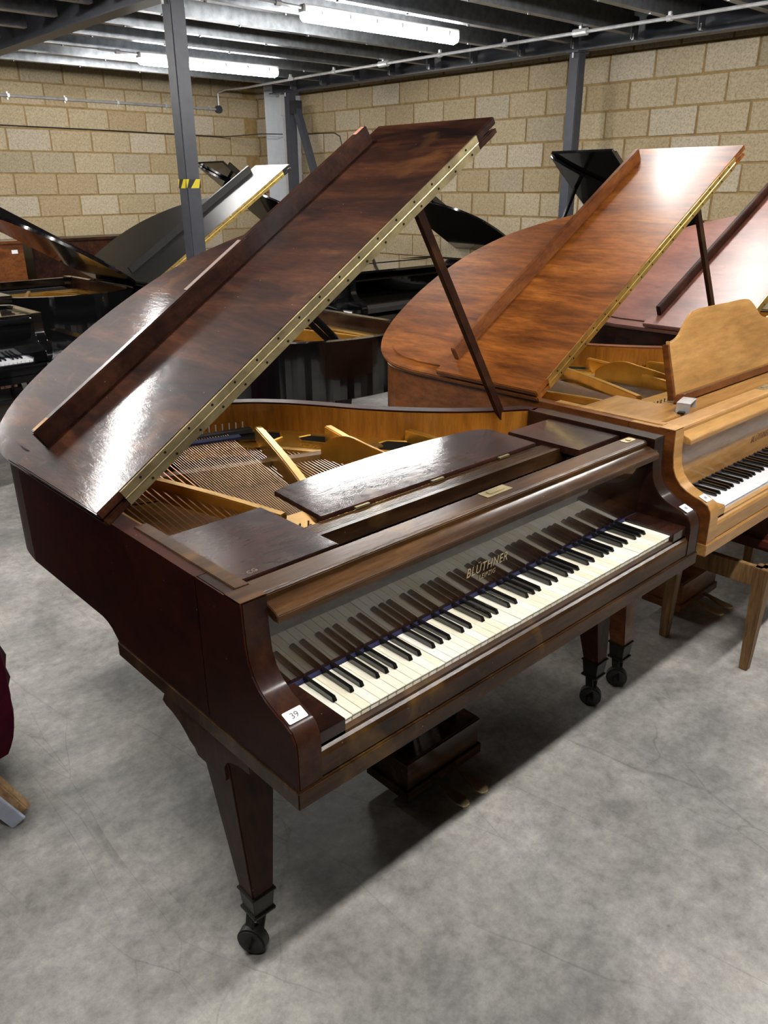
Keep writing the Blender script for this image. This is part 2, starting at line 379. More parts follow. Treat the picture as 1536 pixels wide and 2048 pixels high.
# mezzanine over the room: ribbed steel deck on purlins
ZB = 2.68
bm = BM(); box(bm, -12.0, 6.28, -12.0, 8.5, 2.965, 3.0)
ceiling = struct('ceiling', mesh_of('ceiling', bm, M['deck']))
bm = BM()
y = -11.9
while y < 8.4:
    prism_x(bm, [(y, 2.966), (y+.02, 2.935), (y+.075, 2.935), (y+.095, 2.966)], -12.0, 6.05); y += .19
rb = part('deck_rib', bm, M['deck'], ceiling); rb['kind'] = 'stuff'
def purlin_mesh(x0, x1):
    bm = BM(); h = 2.935; b = ZB+.05
    P = [(0, h), (-.055, h), (-.055, h-.012), (-.006, h-.012), (-.006, b+.006), (.05, b+.006), (.05, b+.018), (.056, b+.018), (.056, b), (-.0, b)]
    P = [(0, h), (-.055, h), (-.055, h-.004), (-.004, h-.004), (-.004, b), (.060, b), (.060, b+.02), (.056, b+.02), (.056, b+.004), (0, b+.004)]
    prism_x(bm, P, x0, x1)
    for k in range(int((x1-x0)/.62)):
        xx = x0+.3+.62*k
        tube(bm, [(xx, .03, b-.008), (xx, .03, b)], .011, 6)
    return mesh_of('purlin', bm, M['galv'])
pm1 = purlin_mesh(2.2, 5.62); pm2 = purlin_mesh(-11.9, 2.0)
for k in range(34):
    for pm in (pm1, pm2):
        o = link('purlin', pm, ceiling); o.location = (0, 7.35-.55*k, 0)
def ibeam(bm, xc, y0, y1, z0, z1, w=.12):
    t = .01
    box(bm, xc-w/2, xc+w/2, y0, y1, z0, z0+t); box(bm, xc-w/2, xc+w/2, y0, y1, z1-t, z1); box(bm, xc-.006, xc+.006, y0, y1, z0+t, z1-t)
for xc, y0, y1, lab, gz in ((2.13, -5.9, 7.6, 'dark grey steel beam crossing overhead above the striped post', 0), (5.75, -5.9, 7.9, 'dark grey steel beam running along the right-hand block wall', WR)):
    bm = BM(); ibeam(bm, 0, y0, y1, ZB, 2.93)
    o = part('steel_beam', bm, M['grey_paint']); o.location = (xc + .0, 0, 0); tag(o, lab, 'beam')
    if xc > 5:   # cleats where the purlins bolt on
        for k in range(14):
            yy = 7.35-.55*k
            bm = BM(); box(bm, -.16, -.062, yy-.012, yy-.006, ZB+.012, ZB+.17); box(bm, -.15, -.09, yy-.03, yy-.012, ZB+.005, ZB+.05)
            part('cleat', bm, M['galv'], o)
def post(loc, s, top, lab, tape=False, plate=True):
    t = thing('steel_post', lab, 'post', loc)
    bm = BM(); box(bm, -s/2, s/2, -s/2, s/2, .012, top-.012); part('shaft', bm, M['grey_paint'], t, bevel=.006)
    bm = BM(); box(bm, -s/2-.05, s/2+.05, -s/2-.05, s/2+.05, 0, .012); part('base_plate', bm, M['grey_paint'], t)
    bm = BM(); box(bm, -s/2-.03, s/2+.03, -s/2-.01, s/2+.01, top-.012, top); part('cap_plate', bm, M['grey_paint'], t)
    bm = BM()
    for sx in (-1, 1):
        tube(bm, [(sx*(s/2+.018), 0, top-.05), (sx*(s/2+.018), 0, top+.0)], .009, 6)
    part('bolts', bm, M['chrome'], t)
    if tape:
        bm = BM(); z0 = 1.645; e = .0015
        box(bm, -s/2-e, s/2+e, -s/2-e, s/2+e, z0, z0+.052); tp = part('warning_tape', bm, M['yellow'], t); tag(tp, 'yellow and black striped tape')
        bm = BM(); f = -s/2-2*e
        for k in range(-1, 3):
            u = -s/2 + k*.105 - .02
            q = [(max(-s/2, min(s/2, u+a)), z) for a, z in ((0, z0), (.046, z0), (.086, z0+.052), (.040, z0+.052))]
            if abs(q[0][0]-q[1][0])+abs(q[2][0]-q[3][0]) > .01:
                prism(bm, q, lambda x, z: (x, f, z), lambda x, z: (x, f+.001, z))
                prism(bm, [(-a, z) for a, z in q], lambda yv, z: (f, yv, z), lambda yv, z: (f+.001, yv, z))
        part('black_stripe', bm, M['black_tape'], tp)
    return t
post((2.13, 3.84, 0), .098, ZB, 'grey square steel post with a band of yellow and black tape', True)
post((5.75, 3.53, 0), .10, ZB, 'grey square steel post bolted under the beam in front of the right wall')
pc = post((5.72, 7.52, 0), .10, ZB, 'dark square steel post in front of the white column in the corner')
bm = BM(); beam_between(bm, (0, -.12, 2.50), (.02, -1.02, .30), .07, .07)
tag(part('diagonal_brace', bm, M['grey_paint'], pc), 'slanting brace')
bm = BM(); box(bm, -.05, .05, -.16, -.05, 2.44, 2.58); part('brace_bracket', bm, M['black_paint'], pc)
# white building column in the corner
t = thing('white_column', 'tall white painted steel column in the corner of the block walls', 'column', (6.0, 8.05, 0), WR)
bm = BM(); box(bm, -.18, .24, .12, .135, 0, 3.9); box(bm, -.18, .24, -.22, -.205, 0, 3.9); part('flange', bm, M['white_paint'], t)
bm = BM(); box(bm, -.008, .008, -.205, .12, 0, 3.9); part('web', bm, M['white_paint'], t)
bm = BM(); box(bm, -.22, .2, -.235, -.222, 2.45, 2.9); part('splice_plate', bm, M['white_paint'], t)

# lamps
def lamp_meshes():
    L = 1.46
    bm = BM(); box(bm, -L/2, L/2, -.035, .035, .0, .055); a = mesh_of('housing', bm, M['fixture'], bevel=.008)
    bm = BM()
    prof = [(-.045, .012), (-.043, -.02), (-.03, -.038), (0, -.045), (.03, -.038), (.043, -.02), (.045, .012)]
    xs = [(-L/2, .35), (-L/2+.012, .75), (-L/2+.035, 1), (L/2-.035, 1), (L/2-.012, .75), (L/2, .35)]
    rings = [[bm.verts.new((x, yy*s, zz*s)) for yy, zz in prof] for x, s in xs]
    for i in range(len(rings)-1):
        for k in range(len(prof)): bm.faces.new((rings[i][k], rings[i][(k+1) % 7], rings[i+1][(k+1) % 7], rings[i+1][k]))
    bm.faces.new(rings[0]); bm.faces.new(rings[-1][::-1]); b = mesh_of('diffuser', bm, M['lamp'], smooth=True)
    bm = BM()
    for k in range(6):
        xx = -L/2+.13+k*(L-.26)/5
        for s in (-1, 1): box(bm, xx-.008, xx+.008, s*.047-.004, s*.047+.004, .0, .032)
    c = mesh_of('clips', bm, M['chrome'])
    bm = BM(); tube(bm, [(-L/2-.35, 0, .045), (-L/2+.01, 0, .035)], .01, 6); tube(bm, [(-L/2-.2, 0, .04), (-L/2-.16, 0, .04)], .018, 6)
    d = mesh_of('feed_conduit', bm, M['chrome'])
    return a, b, c, d
LM = lamp_meshes()
for x, y in LAMPS:
    if (x, y) == (3.68, 3.74): lab = 'lit strip light under the ceiling nearest the camera, top centre of the photo'
    elif (x, y) == (3.68, 6.2): lab = 'lit strip light by the back wall, seen behind the taped post'
    else: lab = 'lit strip light outside the photo, ' + {-0.72: 'row over the camera', 1.45: 'row over the front pianos', 3.74: 'row past the taped post', 6.2: 'row by the back wall'}[y] + {-3.9: ', far left', -.15: ', near left', 3.68: ', right', 1.72: ', middle, added to brighten the front floor'}[x]
    t = thing('strip_light', lab, 'ceiling light', (x + (.17 if (x, y) == (3.68, 6.2) else .05), y, ZB-.005), -.012, 'strip lights under the mezzanine')
    for nm, me in zip(('housing', 'diffuser', 'clips', 'feed_conduit'), LM):
        o = link(nm, me, t)
        if nm == 'clips': o['kind'] = 'stuff'

# conduits and cable
t = thing('conduit', 'galvanised conduit clipped along the right-hand beam and down to the back wall', 'conduit')
bm = BM()
tube(bm, [(5.05, -5, ZB+.02), (5.09, 1.7, ZB+.02), (5.09, 5.1, ZB+.02), (5.1, 6.3, ZB+.02), (5.2, 7.1, ZB+.03), (5.35, 7.9, ZB+.05), (5.44, 8.45, ZB+.08), (5.46, 8.66, ZB+.06), (5.46, 8.67, ZB-.02), (5.46, 8.67, ZB-.14)], .0125, 8)
part('pipe', bm, M['chrome'], t, smooth=True)
for k in range(9):
    yy = .9 + k*.72
    bm = BM(); tube(bm, [(5.09, yy-.02, ZB+.02), (5.09, yy+.02, ZB+.02)], .02, 8); box(bm, 5.08, 5.10, yy-.01, yy+.01, ZB+.02, ZB+.06)
    if k in (3, 6): tube(bm, [(5.09, yy-.06, ZB+.02), (5.09, yy+.06, ZB+.02)], .026, 10)
    part('pipe_clip', bm, M['chrome'], t)
t = thing('wall_conduit', 'thin metal conduit running level along the back block wall', 'conduit', (0, 0, 0), WR)
bm = BM(); tube(bm, [(2.0, 8.53, 2.555), (5.68, 8.53, 2.555)], .014, 8); part('pipe', bm, M['chrome'], t, smooth=True)
bm = BM(); tube(bm, [(5.68, 8.56, 2.555), (5.68, 8.505, 2.555)], .045, 14); part('junction_box', bm, M['grey_paint'], t, bevel=.004)
bm = BM(); tube(bm, [(5.68, 8.53, 2.555), (5.68, 8.53, 2.68)], .0125, 8); part('riser', bm, M['chrome'], t)
for k in range(6):
    xx = 2.45+k*.62
    bm = BM(); box(bm, xx-.012, xx+.012, 8.514, 8.557, 2.538, 2.572); box(bm, xx-.008, xx+.008, 8.548, 8.556, 2.518, 2.592); part('saddle_clip', bm, M['chrome'], t)
t = thing('wall_cable', 'thin black cable strung along the back wall and round the corner', 'cable', (0, 0, 0), WR)
bm = BM()
tube(bm, [(1.5, 8.54, 2.27), (2.8, 8.545, 2.272), (4.2, 8.545, 2.262), (5.2, 8.54, 2.25), (5.7, 8.52, 2.24), (5.82, 7.84, 2.25), (6.1, 7.82, 2.255)], .006, 6)
tube(bm, [(6.1, 7.82, 2.255), (6.28, 7.7, 2.255), (6.285, 7.2, 2.245), (6.285, 7.02, 2.24), (6.285, 6.92, 2.2), (6.285, 6.89, 2.1), (6.285, 6.885, 1.75)], .006, 6)
part('flex', bm, M['cable'], t, smooth=True)

# ---------------------------------------------------------------- grand pianos
TH = .058
def rim_outline(Wd, L):
    P = [(Wd, .60), (Wd-.02, .645), (Wd-.10, .70), (Wd-.205, .785), (Wd-.31, .90), (Wd-.40, 1.03), (Wd-.465, 1.15), (Wd-.545, 1.28), (.84, 1.385), (.70, 1.47), (.52, 1.52), (.34, 1.53), (.18, 1.505), (.075, 1.44), (.018, 1.34), (0, 1.22)]
    k = (L-.6)/(1.53-.6)
    P = [(x, .6+(y-.6)*k) for x, y in P]
    return catmull(P, 5)
ARM = [(0, .638), (0, .722), (.003, .742), (.014, .760), (.035, .771), (.06, .778), (.085, .788), (.108, .803), (.126, .824), (.137, .850), (.142, .885), (.144, .93), (.145, .965)]

def white_key_mesh(mat):
    bm = BM(); w = .0226
    box(bm, 0, w, 0, .150, 0, .0035); box(bm, .0007, w-.0007, .0018, .150, -.0215, 0)
    return mesh_of('white_key', bm, mat, bevel=.0007, seg=1)
def black_key_mesh():
    bm = BM(); a = .0055; b = .0045
    v = [(-a, 0, 0), (a, 0, 0), (a, .098, 0), (-a, .098, 0), (-b, .0055, .0105), (b, .0055, .0105), (b, .098, .012), (-b, .098, .012)]
    vs = [bm.verts.new(p) for p in v]
    for f in ((3,2,1,0),(4,5,6,7),(0,1,5,4),(1,2,6,5),(2,3,7,6),(3,0,4,7)): bm.faces.new([vs[i] for i in f])
    return mesh_of('black_key', bm, M['black_key'], bevel=.001, seg=2)
KEYM = {}
def keys(root, x0, y, z, mat='white_key', lo=0, hi=52):
    if mat not in KEYM: KEYM[mat] = white_key_mesh(M[mat])
    if 'b' not in KEYM: KEYM['b'] = black_key_mesh()
    p = 1.222/52
    for i in range(lo, hi):
        o = link('white_key', KEYM[mat], root); o.location = (x0+i*p, y, z-.0035 + (0 if (i*7) % 11 else -.0012))
        if 'ABCDEFG'[i % 7] in 'ACDFG' and i < 51:
            sh = {'A': .001, 'C': -.0015, 'D': .0015, 'F': -.002, 'G': 0}['ABCDEFG'[i % 7]]
            b = link('black_key', KEYM['b'], root); b.location = (x0+(i+1)*p+sh-.0003, y+.052, z+.0005)

def leg_parts(root, x, y, top, mat, side, detail=True):
    """square tapering leg with a bronze ferrule and caster; side=-1 left, +1 right, 0 tail"""
    g = bpy.data.objects.new('leg', None)
    bm = BM()
    dx = (-.014, .014, 0)[0 if side == 0 and top < .65 else 1 if top < .65 else 2]
    y = y-.022 if top < .65 else y
    taper(bm, (x+dx, y, .16), (.028, .028), (x, y+(.054 if top < .65 else 0), top), (.062, .062)); x += dx
    leg = part('leg', bm, M[mat], root, bevel=.003)
    bpy.data.objects.remove(g)
    bm = BM(); taper(bm, (x, y, .104), (.025, .025), (x, y, .162), (.030, .030)); box(bm, x-.030, x+.030, y-.030, y+.030, .098, .106); box(bm, x-.033, x+.033, y-.033, y+.033, .158, .164)
    part('ferrule', bm, M['iron_dark'], leg, bevel=.0015)
    bm = BM(); cyl(bm, (x-.042, y-.022, .036), (x-.016, y-.007, .036), .036, 24)
    part('caster_wheel', bm, M['rubber'], leg, bevel=.004)
    bm = BM()
    for s in (-1, 1):
        beam_between(bm, (x-.029+s*.022, y-.016+s*.010, .03), (x+s*.018, y+.004, .098), .006, .026, (0, 1, 0))
    cyl(bm, (x-.057, y-.030, .036), (x-.001, y+.0, .036), .006, 10); cyl(bm, (x, y, .085), (x, y, .104), .022, 14)
    part('caster_fork', bm, M['iron_dark'], leg, bevel=.001)
    return leg

def lid(root, Wd, L, ang, zh, yf, mats, folded=True, flap_d=.465, hinge='brass', lip_y=.405, screws=True, border=True):
    mt, me_, ml = mats      # top, edge, lip
    out = rim_outline(Wd, L)
    ov = .014
    pts = [p for p in offset(out, -ov) if p[1] > yf+.01]
    poly = [(Wd+ov, yf)] + pts + [(-ov, 1.0), (-ov, yf)]
    R = Matrix.Rotation(-ang, 4, 'Y')
    def place(o): o.location = (0, 0, zh); o.rotation_euler = (0, -ang, 0)
    bm = BM(); prism_z(bm, poly, 0, .020)
    l = part('lid', bm, M[mt], root, bevel=.004); place(l)
    if border:
        inn = offset(out, .036); pin = [p for p in inn if p[1] > yf+.02]
        bm = BM(); prism_z(bm, [(Wd-.036, yf+.004)] + pin + [(.036, 1.0), (.036, yf+.004)], .020, .0255)
        o = part('raised_panel', bm, M[mt], l, bevel=.002)
    hy = yf
    if folded:
        bm = BM(); box(bm, -.014, Wd+.014, yf-.004, yf+flap_d, .0265, .0475)
        fl = part('lid_flap', bm, M[mt], root, bevel=.003); place(fl)
        y0 = yf+lip_y
        bm = BM(); box(bm, .062, Wd-.078, y0, y0+.022, .0475, .100)
        part('flap_lip', bm, M[ml], fl, bevel=.003)
        if mt == 'mahog_lid':
            bm = BM(); box(bm, Wd-.125, Wd-.085, y0+.004, y0+.019, .0999, .1006); part('worn_patch', bm, M['salmon'], fl)
            bm = BM(); box(bm, .070, .115, y0+.003, y0+.018, .0999, .1006); part('worn_patch', bm, M['pine'], fl)
            bm = BM(); box(bm, .62, .84, y0+.004, y0+.020, .0999, .1012); part('lock_plate', bm, M['scratch'], fl)
        # piano hinge: one leaf on the lid edge, one on the flap edge
        for nm, z0, z1, par in (('hinge_leaf', .0012, .0195, l), ('hinge_leaf', .0275, .0455, fl)):
            bm = BM(); box(bm, .055, Wd-.075, yf-.0062 if z0 > .02 else yf-.0022, yf+.001, z0, z1)
            o = part(nm, bm, M[hinge], par)
        bm = BM(); cyl(bm, (.055, yf-.003, .0235), (Wd-.075, yf-.003, .0235), .0032, 8); part('hinge_pin', bm, M[hinge], l)
        if screws:
            bm = BM()
            for k in range(17):
                xx = .11+k*(Wd-.24)/16
                cyl(bm, (xx, yf-.0070, .0365), (xx, yf-.006, .0365), .0032, 8); cyl(bm, (xx+.02, yf-.0032, .0105), (xx+.02, yf-.0022, .0105), .0032, 8)
            o = part('screws', bm, M['roughdark'], l); o['kind'] = 'stuff'
    return l

def grand(name, label, loc, rz, Wd=1.483, L=1.53, mats=None, lid_ang=33, folded=True, desk='flat', det=2, key='white_key', krange=(0, 52), lid_on=True, plate=True, legs=True, group=None, logo=None, prop=True, lid_mats=None, hinge='brass', front_mat=None, inner='honey', lyre=True):
    m = dict(case='mahogany', side='mahogany', rail='mahogany', desk='mahogany', fall='fallboard', top='mahogany', leg='mahogany', slip='mahogany')
    m.update(mats or {})
    t = thing(name, label, 'piano', loc, rz, group)
    top = .965
    ro = rim_outline(Wd, L); ri = offset(ro, .045)
    # rim
    bm = BM(); zb = .676
    band(bm, ri, ro, zb, top)
    yt = ro[-1][1]
    prism_x(bm, [(.30, .638), (.30, top), (yt, top), (yt, zb), (.79, zb), (.765, .672), (.742, .662), (.725, .648), (.712, .638)], 0, .045)
    prism_x(bm, ARM + [(.302, top), (.302, .638)], 0, .003)
    prism_x(bm, ARM + [(.604, top), (.604, .638)], Wd-.003, Wd)
    part('case_rim', bm, M[m['side']], t)
    # arms (cheeks): thicker front part
    for s in (0, 1):
        x0 = 0.0 if s == 0 else Wd-TH
        bm = BM(); yb = .26 if s == 0 else .60
        if s == 0: prism_x(bm, ARM + [(.30, top), (.30, .638)], .0031, TH)
        else: prism_x(bm, ARM + [(.603, top), (.603, .638)], Wd-TH, Wd-.0031)
        part('arm', bm, M[m['case']], t, bevel=.002, seg=2)
    if det >= 2:
        # slim edge cap along the bass side top
        bm = BM(); box(bm, .026, .058, .20, .60, top-.012, top+.003); box(bm, .0, .060, .146, .20, top-.001, top+.002)
        part('rim_cap', bm, M[m['rail']], t, bevel=.0015)
    # closed belly of the case
    bm = BM(); poly = [(.02, .26)] + [(Wd-.02, .26)] + offset(ro, .02) + [(.02, 1.0)]
    prism_z(bm, poly, zb+.006, zb+.03); part('case_bottom', bm, M['roughdark'], t)
    # key bed
    bm = BM(); box(bm, -.003, Wd+.003, -.004, .717, .598, .638); part('key_bed', bm, M[m['rail']], t, bevel=.0025)
    if det >= 1:
        # key slip with a moulded top
        prof = [(.006, .638), (.002, .642), (.002, .684), (.006, .693), (.012, .697), (.012, .704), (.020, .708), (.0225, .708), (.0225, .64)]
        bm = BM(); prism_x(bm, prof, TH, Wd-TH); part('key_slip', bm, M[m['slip']], t)
        for x0, x1 in ((TH, .1262), (1.3495, Wd-TH)):
            bm = BM(); box(bm, x0, x1, .012, .172, .66, .731); part('key_block', bm, M[m['desk']], t, bevel=.0025)
        # fallboard, its lip and felt strip
        bm = BM(); prism_x(bm, [(.176, .722), (.180, .722), (.180, .945), (.163, .930), (.163, .905)], TH, Wd-TH)
        part('fallboard', bm, M[m['fall']], t)
        bm = BM(); prism_x(bm, [(.122, .912), (.122, .927), (.132, .934), (.158, .942), (.165, .942), (.165, .922), (.135, .912)], TH+.004, Wd-TH-.004)
        part('fallboard_lip', bm, M[m['rail']], t, bevel=.0015)
        bm = BM(); prism_x(bm, [(.166, .90), (.166, .952), (.172, .957), (.228, .957), (.232, .952), (.232, .90)], TH, Wd-TH)
        fr = part('lock_rail', bm, M[m['rail']], t, bevel=.002)
        bm = BM(); box(bm, TH, Wd-TH, .166, .176, .7215, .7275); part('key_felt', bm, M['felt_blue'], t)
        keys(t, .127, .021, .7225, key, *krange)
    bm = BM(); box(bm, TH, Wd-TH, .05, .60, .66, .698); part('key_frame', bm, M['felt_black'], t)
    if logo:
        c, sm = logo
        text('name_lettering', 'BLÜTHNER', .036, M[c], t, Matrix.Translation((.640, .1709, .781)) @ Matrix.Rotation(PI/2+.071, 4, 'X') @ Matrix.Diagonal((.80, 1, 1, 1)), .0002, .12, 1.12)
        if sm: text('town_lettering', 'LEIPZIG', .019, M[c], t, Matrix.Translation((.690, .1725, .760)) @ Matrix.Rotation(PI/2+.071, 4, 'X') @ Matrix.Diagonal((.85, 1, 1, 1)), .0002, .12, 1.15)
    # interior
    if plate:
        inn = offset(ro, .046)
        floor_poly = [(TH, .40), (Wd-TH, .40)] + inn + [(.046, 1.0)]
        bm = BM(); prism_z(bm, floor_poly, .79, .80); part('soundboard', bm, M['soundboard'], t)
        bm = BM(); a = offset(ro, .0455); b2 = offset(ro, .050); band(bm, b2, a, .80, top-.006)
        box(bm, .0455, .050, .26, ro[-1][1], .80, top-.006)
        part('inner_rim', bm, M[inner], t)
        # gilded iron plate: two rails along the bent side with dark window patches between, pin block web, struts
        k = (L-.6)/.93
        hi = next(i for i, p in enumerate(ro) if p[0] < .60)
        seg = ro[2:hi+1]
        bm = BM(); n = len(seg)-1
        band(bm, offset(seg, .250), offset(seg, .050), .838, .868)
        part('iron_plate', bm, M['gold_plate'], t)
        # dark patches laid on the solid plate imitate shaded windows, with raised gilt edges
        A_ = offset(seg, .070); B_ = offset(seg, .222); i = 3; q = 0
        while i+7 <= n:
            i1 = i+(7 if q % 2 == 0 else 9); i1 = min(i1, n)
            m0, m1 = (.12, .62) if q % 2 == 0 else (.08, .80)
            lp = lambda k, f: (A_[k][0]*(1-f)+B_[k][0]*f, A_[k][1]*(1-f)+B_[k][1]*f)
            loop = [lp(k, m0) for k in range(i+1, i1)] + [lp(i1, (m0+m1)/2)] + [lp(k, m1) for k in range(i1-1, i, -1)] + [lp(i, (m0+m1)/2)]
            bm = BM(); prism_z(bm, loop, .8682, .8688); part('shaded_window_patch', bm, M['roughdark'], t)
            bm = BM(); tube(bm, [(x, y, .870) for x, y in loop+loop[:2]], .0042, 6, False); part('window_rib', bm, M['gold_plate'], t, smooth=True)
            i = i1+2; q += 1
        if det >= 2 or logo:
            mid = B_[n//2-2]; dirv = Vector((B_[n//2+6][0]-mid[0], B_[n//2+6][1]-mid[1])); an = math.atan2(-dirv.y, -dirv.x)
            text('plate_lettering', 'BLÜTHNER', .030, M['gold_plate'], t, Matrix.Translation((B_[n//2+6][0]+.012, B_[n//2+6][1]+.012, .868)) @ Matrix.Rotation(an, 4, 'Z'), .002)
        bm = BM(); band(bm, offset(ro[hi-1:], .135), offset(ro[hi-1:], .050), .866, .884); box(bm, .050, .135, .62, ro[-1][1]+.01, .866, .884)
        part('plate_tail', bm, M['gold_plate'], t, bevel=.002)
        bm = BM(); prism_z(bm, [(TH, .40), (Wd-TH, .40), (Wd-TH, .55), (.9, .57), (.12, .60), (TH, .62)], .866, .882); part('pin_block', bm, M['gold_plate'], t, bevel=.002)
        bm = BM()
        for (xa, ya), (xb, yb), h0, h1 in (((.50, .55), (.77, 1.21), .045, .05), ((.80, .55), (.93, 1.04), .035, .055), ((1.10, .54), (1.12, .86), .03, .04), ((.405, .57), (.235, 1.20), .03, .035)):
            yb = .6+(yb-.6)*k
            nn = 8; prev = None
            s = Vector((yb-ya, xa-xb, 0)).normalized()*.013
            rr = []
            for i in range(nn+1):
                f = i/nn; x = xa+(xb-xa)*f; y = ya+(yb-ya)*f; h = (h0+(h1-h0)*f) + .008*math.sin(PI*f)
                rr.append([bm.verts.new((x+sg*s.x, y+sg*s.y, zz)) for sg, zz in ((-1, .845), (1, .845), (1, .868+h), (-1, .868+h))])
            for i in range(nn):
                for q in range(4): bm.faces.new((rr[i][q], rr[i][(q+1) % 4], rr[i+1][(q+1) % 4], rr[i+1][q]))
            bm.faces.new(rr[0][::-1]); bm.faces.new(rr[-1])
        part('plate_strut', bm, M['gold_plate'], t, bevel=.0035)
        if det >= 2:
            # scroll flange on the plate
            P = [(.735, .885), (.752, .930), (.80, .921), (.85, .902), (.97, .886)]
            bm = BM(); c0, c1 = (.815, .93), (.86, .56)
            top_c = catmull([(0, .90), (.12, .935), (.3, .955), (.5, .945), (.8, .925), (1, .90)], 5)
            prv = None; R_ = []
            for f, z in top_c:
                x = c0[0]+(c1[0]-c0[0])*f; y = .6+((c0[1]+(c1[1]-c0[1])*f)-.6)*k
                R_.append([bm.verts.new((x+sg*.006, y, zz)) for sg, zz in ((-1, .86), (1, .86), (1, z), (-1, z))])
            for i in range(len(R_)-1):
                for q in range(4): bm.faces.new((R_[i][q], R_[i][(q+1) % 4], R_[i+1][(q+1) % 4], R_[i+1][q]))
            bm.faces.new(R_[0][::-1]); bm.faces.new(R_[-1]); part('plate_flange', bm, M['gold_plate'], t, bevel=.002)
            c = [p for p in offset(seg, .108)]; i = n//2
            dx, dy = c[i-4][0]-c[i+3][0], c[i-4][1]-c[i+3][1]
            # strings
            for i in range(44):
                f = min(1, i/40)
                if i < 14: xa, xb, r_, mm = .105+.0155*i, .185+.0205*i, .0018, 'copper'
                else: xa, xb, r_, mm = .315+.0066*(i-14), .465+.0083*(i-14), .0010, 'string_brown'
                bm = BM(); ya = .58; yb = .6+(1.40-.10*f*f-.6)*k
                tube(bm, [(xa, ya, .880), (xb, yb, .882)], r_, 4, False); part('string', bm, M[mm], t)
            bm = BM()
            EC = offset(ro[4:hi+1], .246)
            def samp(f):
                u = f*(len(EC)-1); i0 = min(int(u), len(EC)-2); q = u-i0
                return tuple(EC[i0][c]*(1-q)+EC[i0+1][c]*q for c in (0, 1))
            for i in range(22):
                f = i/21; xa = .52+.012*i; ya = .56; xb, yb = samp(.80-.30*f)
                tube(bm, [(xa, ya, .872), (xb, yb, .860)], .0011, 4, False)
            for i in range(30):
                f = i/29; xa = .83+.0165*i; ya = .54; xb, yb = samp(.48-.46*f)
                if yb > ya+.03: tube(bm, [(xa, ya, .870), (xb, yb, .856)], .0010, 4, False)
            o = part('steel_strings', bm, M['steel'], t); o['kind'] = 'stuff'
            bm = BM()
            for i in range(22):
                f = i/21; x = .32+.022*i; y = .6+(1.415-.09*f*f-.6)*k
                tube(bm, [(x, y, .86), (x+.004, y+.004, .905)], .0026, 6)
            o = part('hitch_pins', bm, M['chrome'], t); o['kind'] = 'stuff'
            bm = BM(); beam_between(bm, (.34, .6+.805*k, .880), (.80, .6+.70*k, .880), .03, .014); part('hitch_rail', bm, M['felt_black'], t)
            bm = BM(); beam_between(bm, (.52, .6+.70*k, .884), (.72, .6+.645*k, .884), .035, .008); part('string_damper_felt', bm, M['felt_blue'], t)
            bm = BM(); beam_between(bm, (.22, .6+.55*k, .84), (1.02, .6+.28*k, .84), .035, .07); part('bridge', bm, M['soundboard'], t)
            # tuning pins, dampers and hammers glimpsed in the action well
            bm = BM()
            for i in range(110):
                x = .33+i*.0085; y = .425+.02*(i % 3)
                tube(bm, [(x, y, .88), (x, y-.003, .915)], .0028, 5)
            part('tuning_pins', bm, M['steel'], t)
        bm = BM()
        for i in range(88):
            x = .13+i*.0139
            box(bm, x, x+.009, .262, .345, .86, .895); box(bm, x+.003, x+.006, .345, .40, .85, .89)
        o = part('hammers', bm, M['felt_black'], t); o['kind'] = 'stuff'
    else:
        bm = BM(); prism_z(bm, [(.04, .25), (Wd-.04, .25)] + offset(ro, .04) + [(.04, 1.0)], .90, .91); part('inner_deck', bm, M['roughdark'], t)
    # side panels beside the music desk, and the desk
    dz = .944
    if desk in ('flat', 'up'):
        bm = BM(); box(bm, .062, .318, .252, .54, dz-.016, dz+.006); part('side_shelf', bm, M[m['desk']], t, bevel=.002)
        bm = BM(); box(bm, 1.212, Wd-TH-.001, .258, .515, dz-.012, dz+.010); part('side_shelf', bm, M[m['desk']], t, bevel=.002)
        bm = BM(); box(bm, .072, .316, .264, .282, .88, dz-.022); part('shelf_rail', bm, M[m['rail']], t)
        bm = BM(); box(bm, 1.215, Wd-TH-.001, .284, .30, .88, dz-.022); part('shelf_rail', bm, M[m['rail']], t)
        # grooved slide
        bm = BM(); box(bm, .318, 1.26, .322, .336, .905, dz+.001)
        for k in range(8): box(bm, .318, 1.262, .336+k*.0062, .3402+k*.0062, dz-.012, dz-.001)
        box(bm, .318, 1.262, .33, .386, dz-.02, dz-.006)
        part('desk_slide', bm, M[m['rail']], t)
    if desk == 'flat':
        rear = catmull([(1.178, .545), (1.165, .570), (1.10, .592), (.95, .606), (.78, .612), (.60, .606), (.45, .592), (.385, .580)], 6)
        bm = BM(); prism_z(bm, [(.378, .388), (1.185, .388)] + rear, 0, .013); 
        Rt = Matrix.Translation((0, .388, dz-.004)) @ Matrix.Rotation(.045, 4, 'X') @ Matrix.Translation((0, -.388, 0))
        for v in bm.verts: v.co = Rt @ v.co
        part('music_desk', bm, M[m['desk']], t, bevel=.002)
        for xx in (.50, .76, 1.03):
            bm = BM(); box(bm, xx-.022, xx+.022, .379, .387, dz+.001, dz+.0065); part('desk_hinge', bm, M['brass'], t)
    if desk == 'up':
        # upright music desk with a curved head, leaning back
        a = .23
        R = Matrix.Translation((0, .355, dz+.008)) @ Matrix.Rotation(-a, 4, 'X')
        up = catmull([(.40, .0), (.385, .19), (.40, .20), (.46, .215), (.53, .265), (.60, .29), (.85, .292), (1.0, .29), (1.06, .265), (1.12, .215), (1.18, .20), (1.20, .19), (1.18, 0)], 5)
        bm = BM(); prism(bm, up, lambda x, z: R @ Vector((x, 0, z)), lambda x, z: R @ Vector((x, .014, z)))
        part('music_desk', bm, M[m['desk']], t, bevel=.003)
        bm = BM()
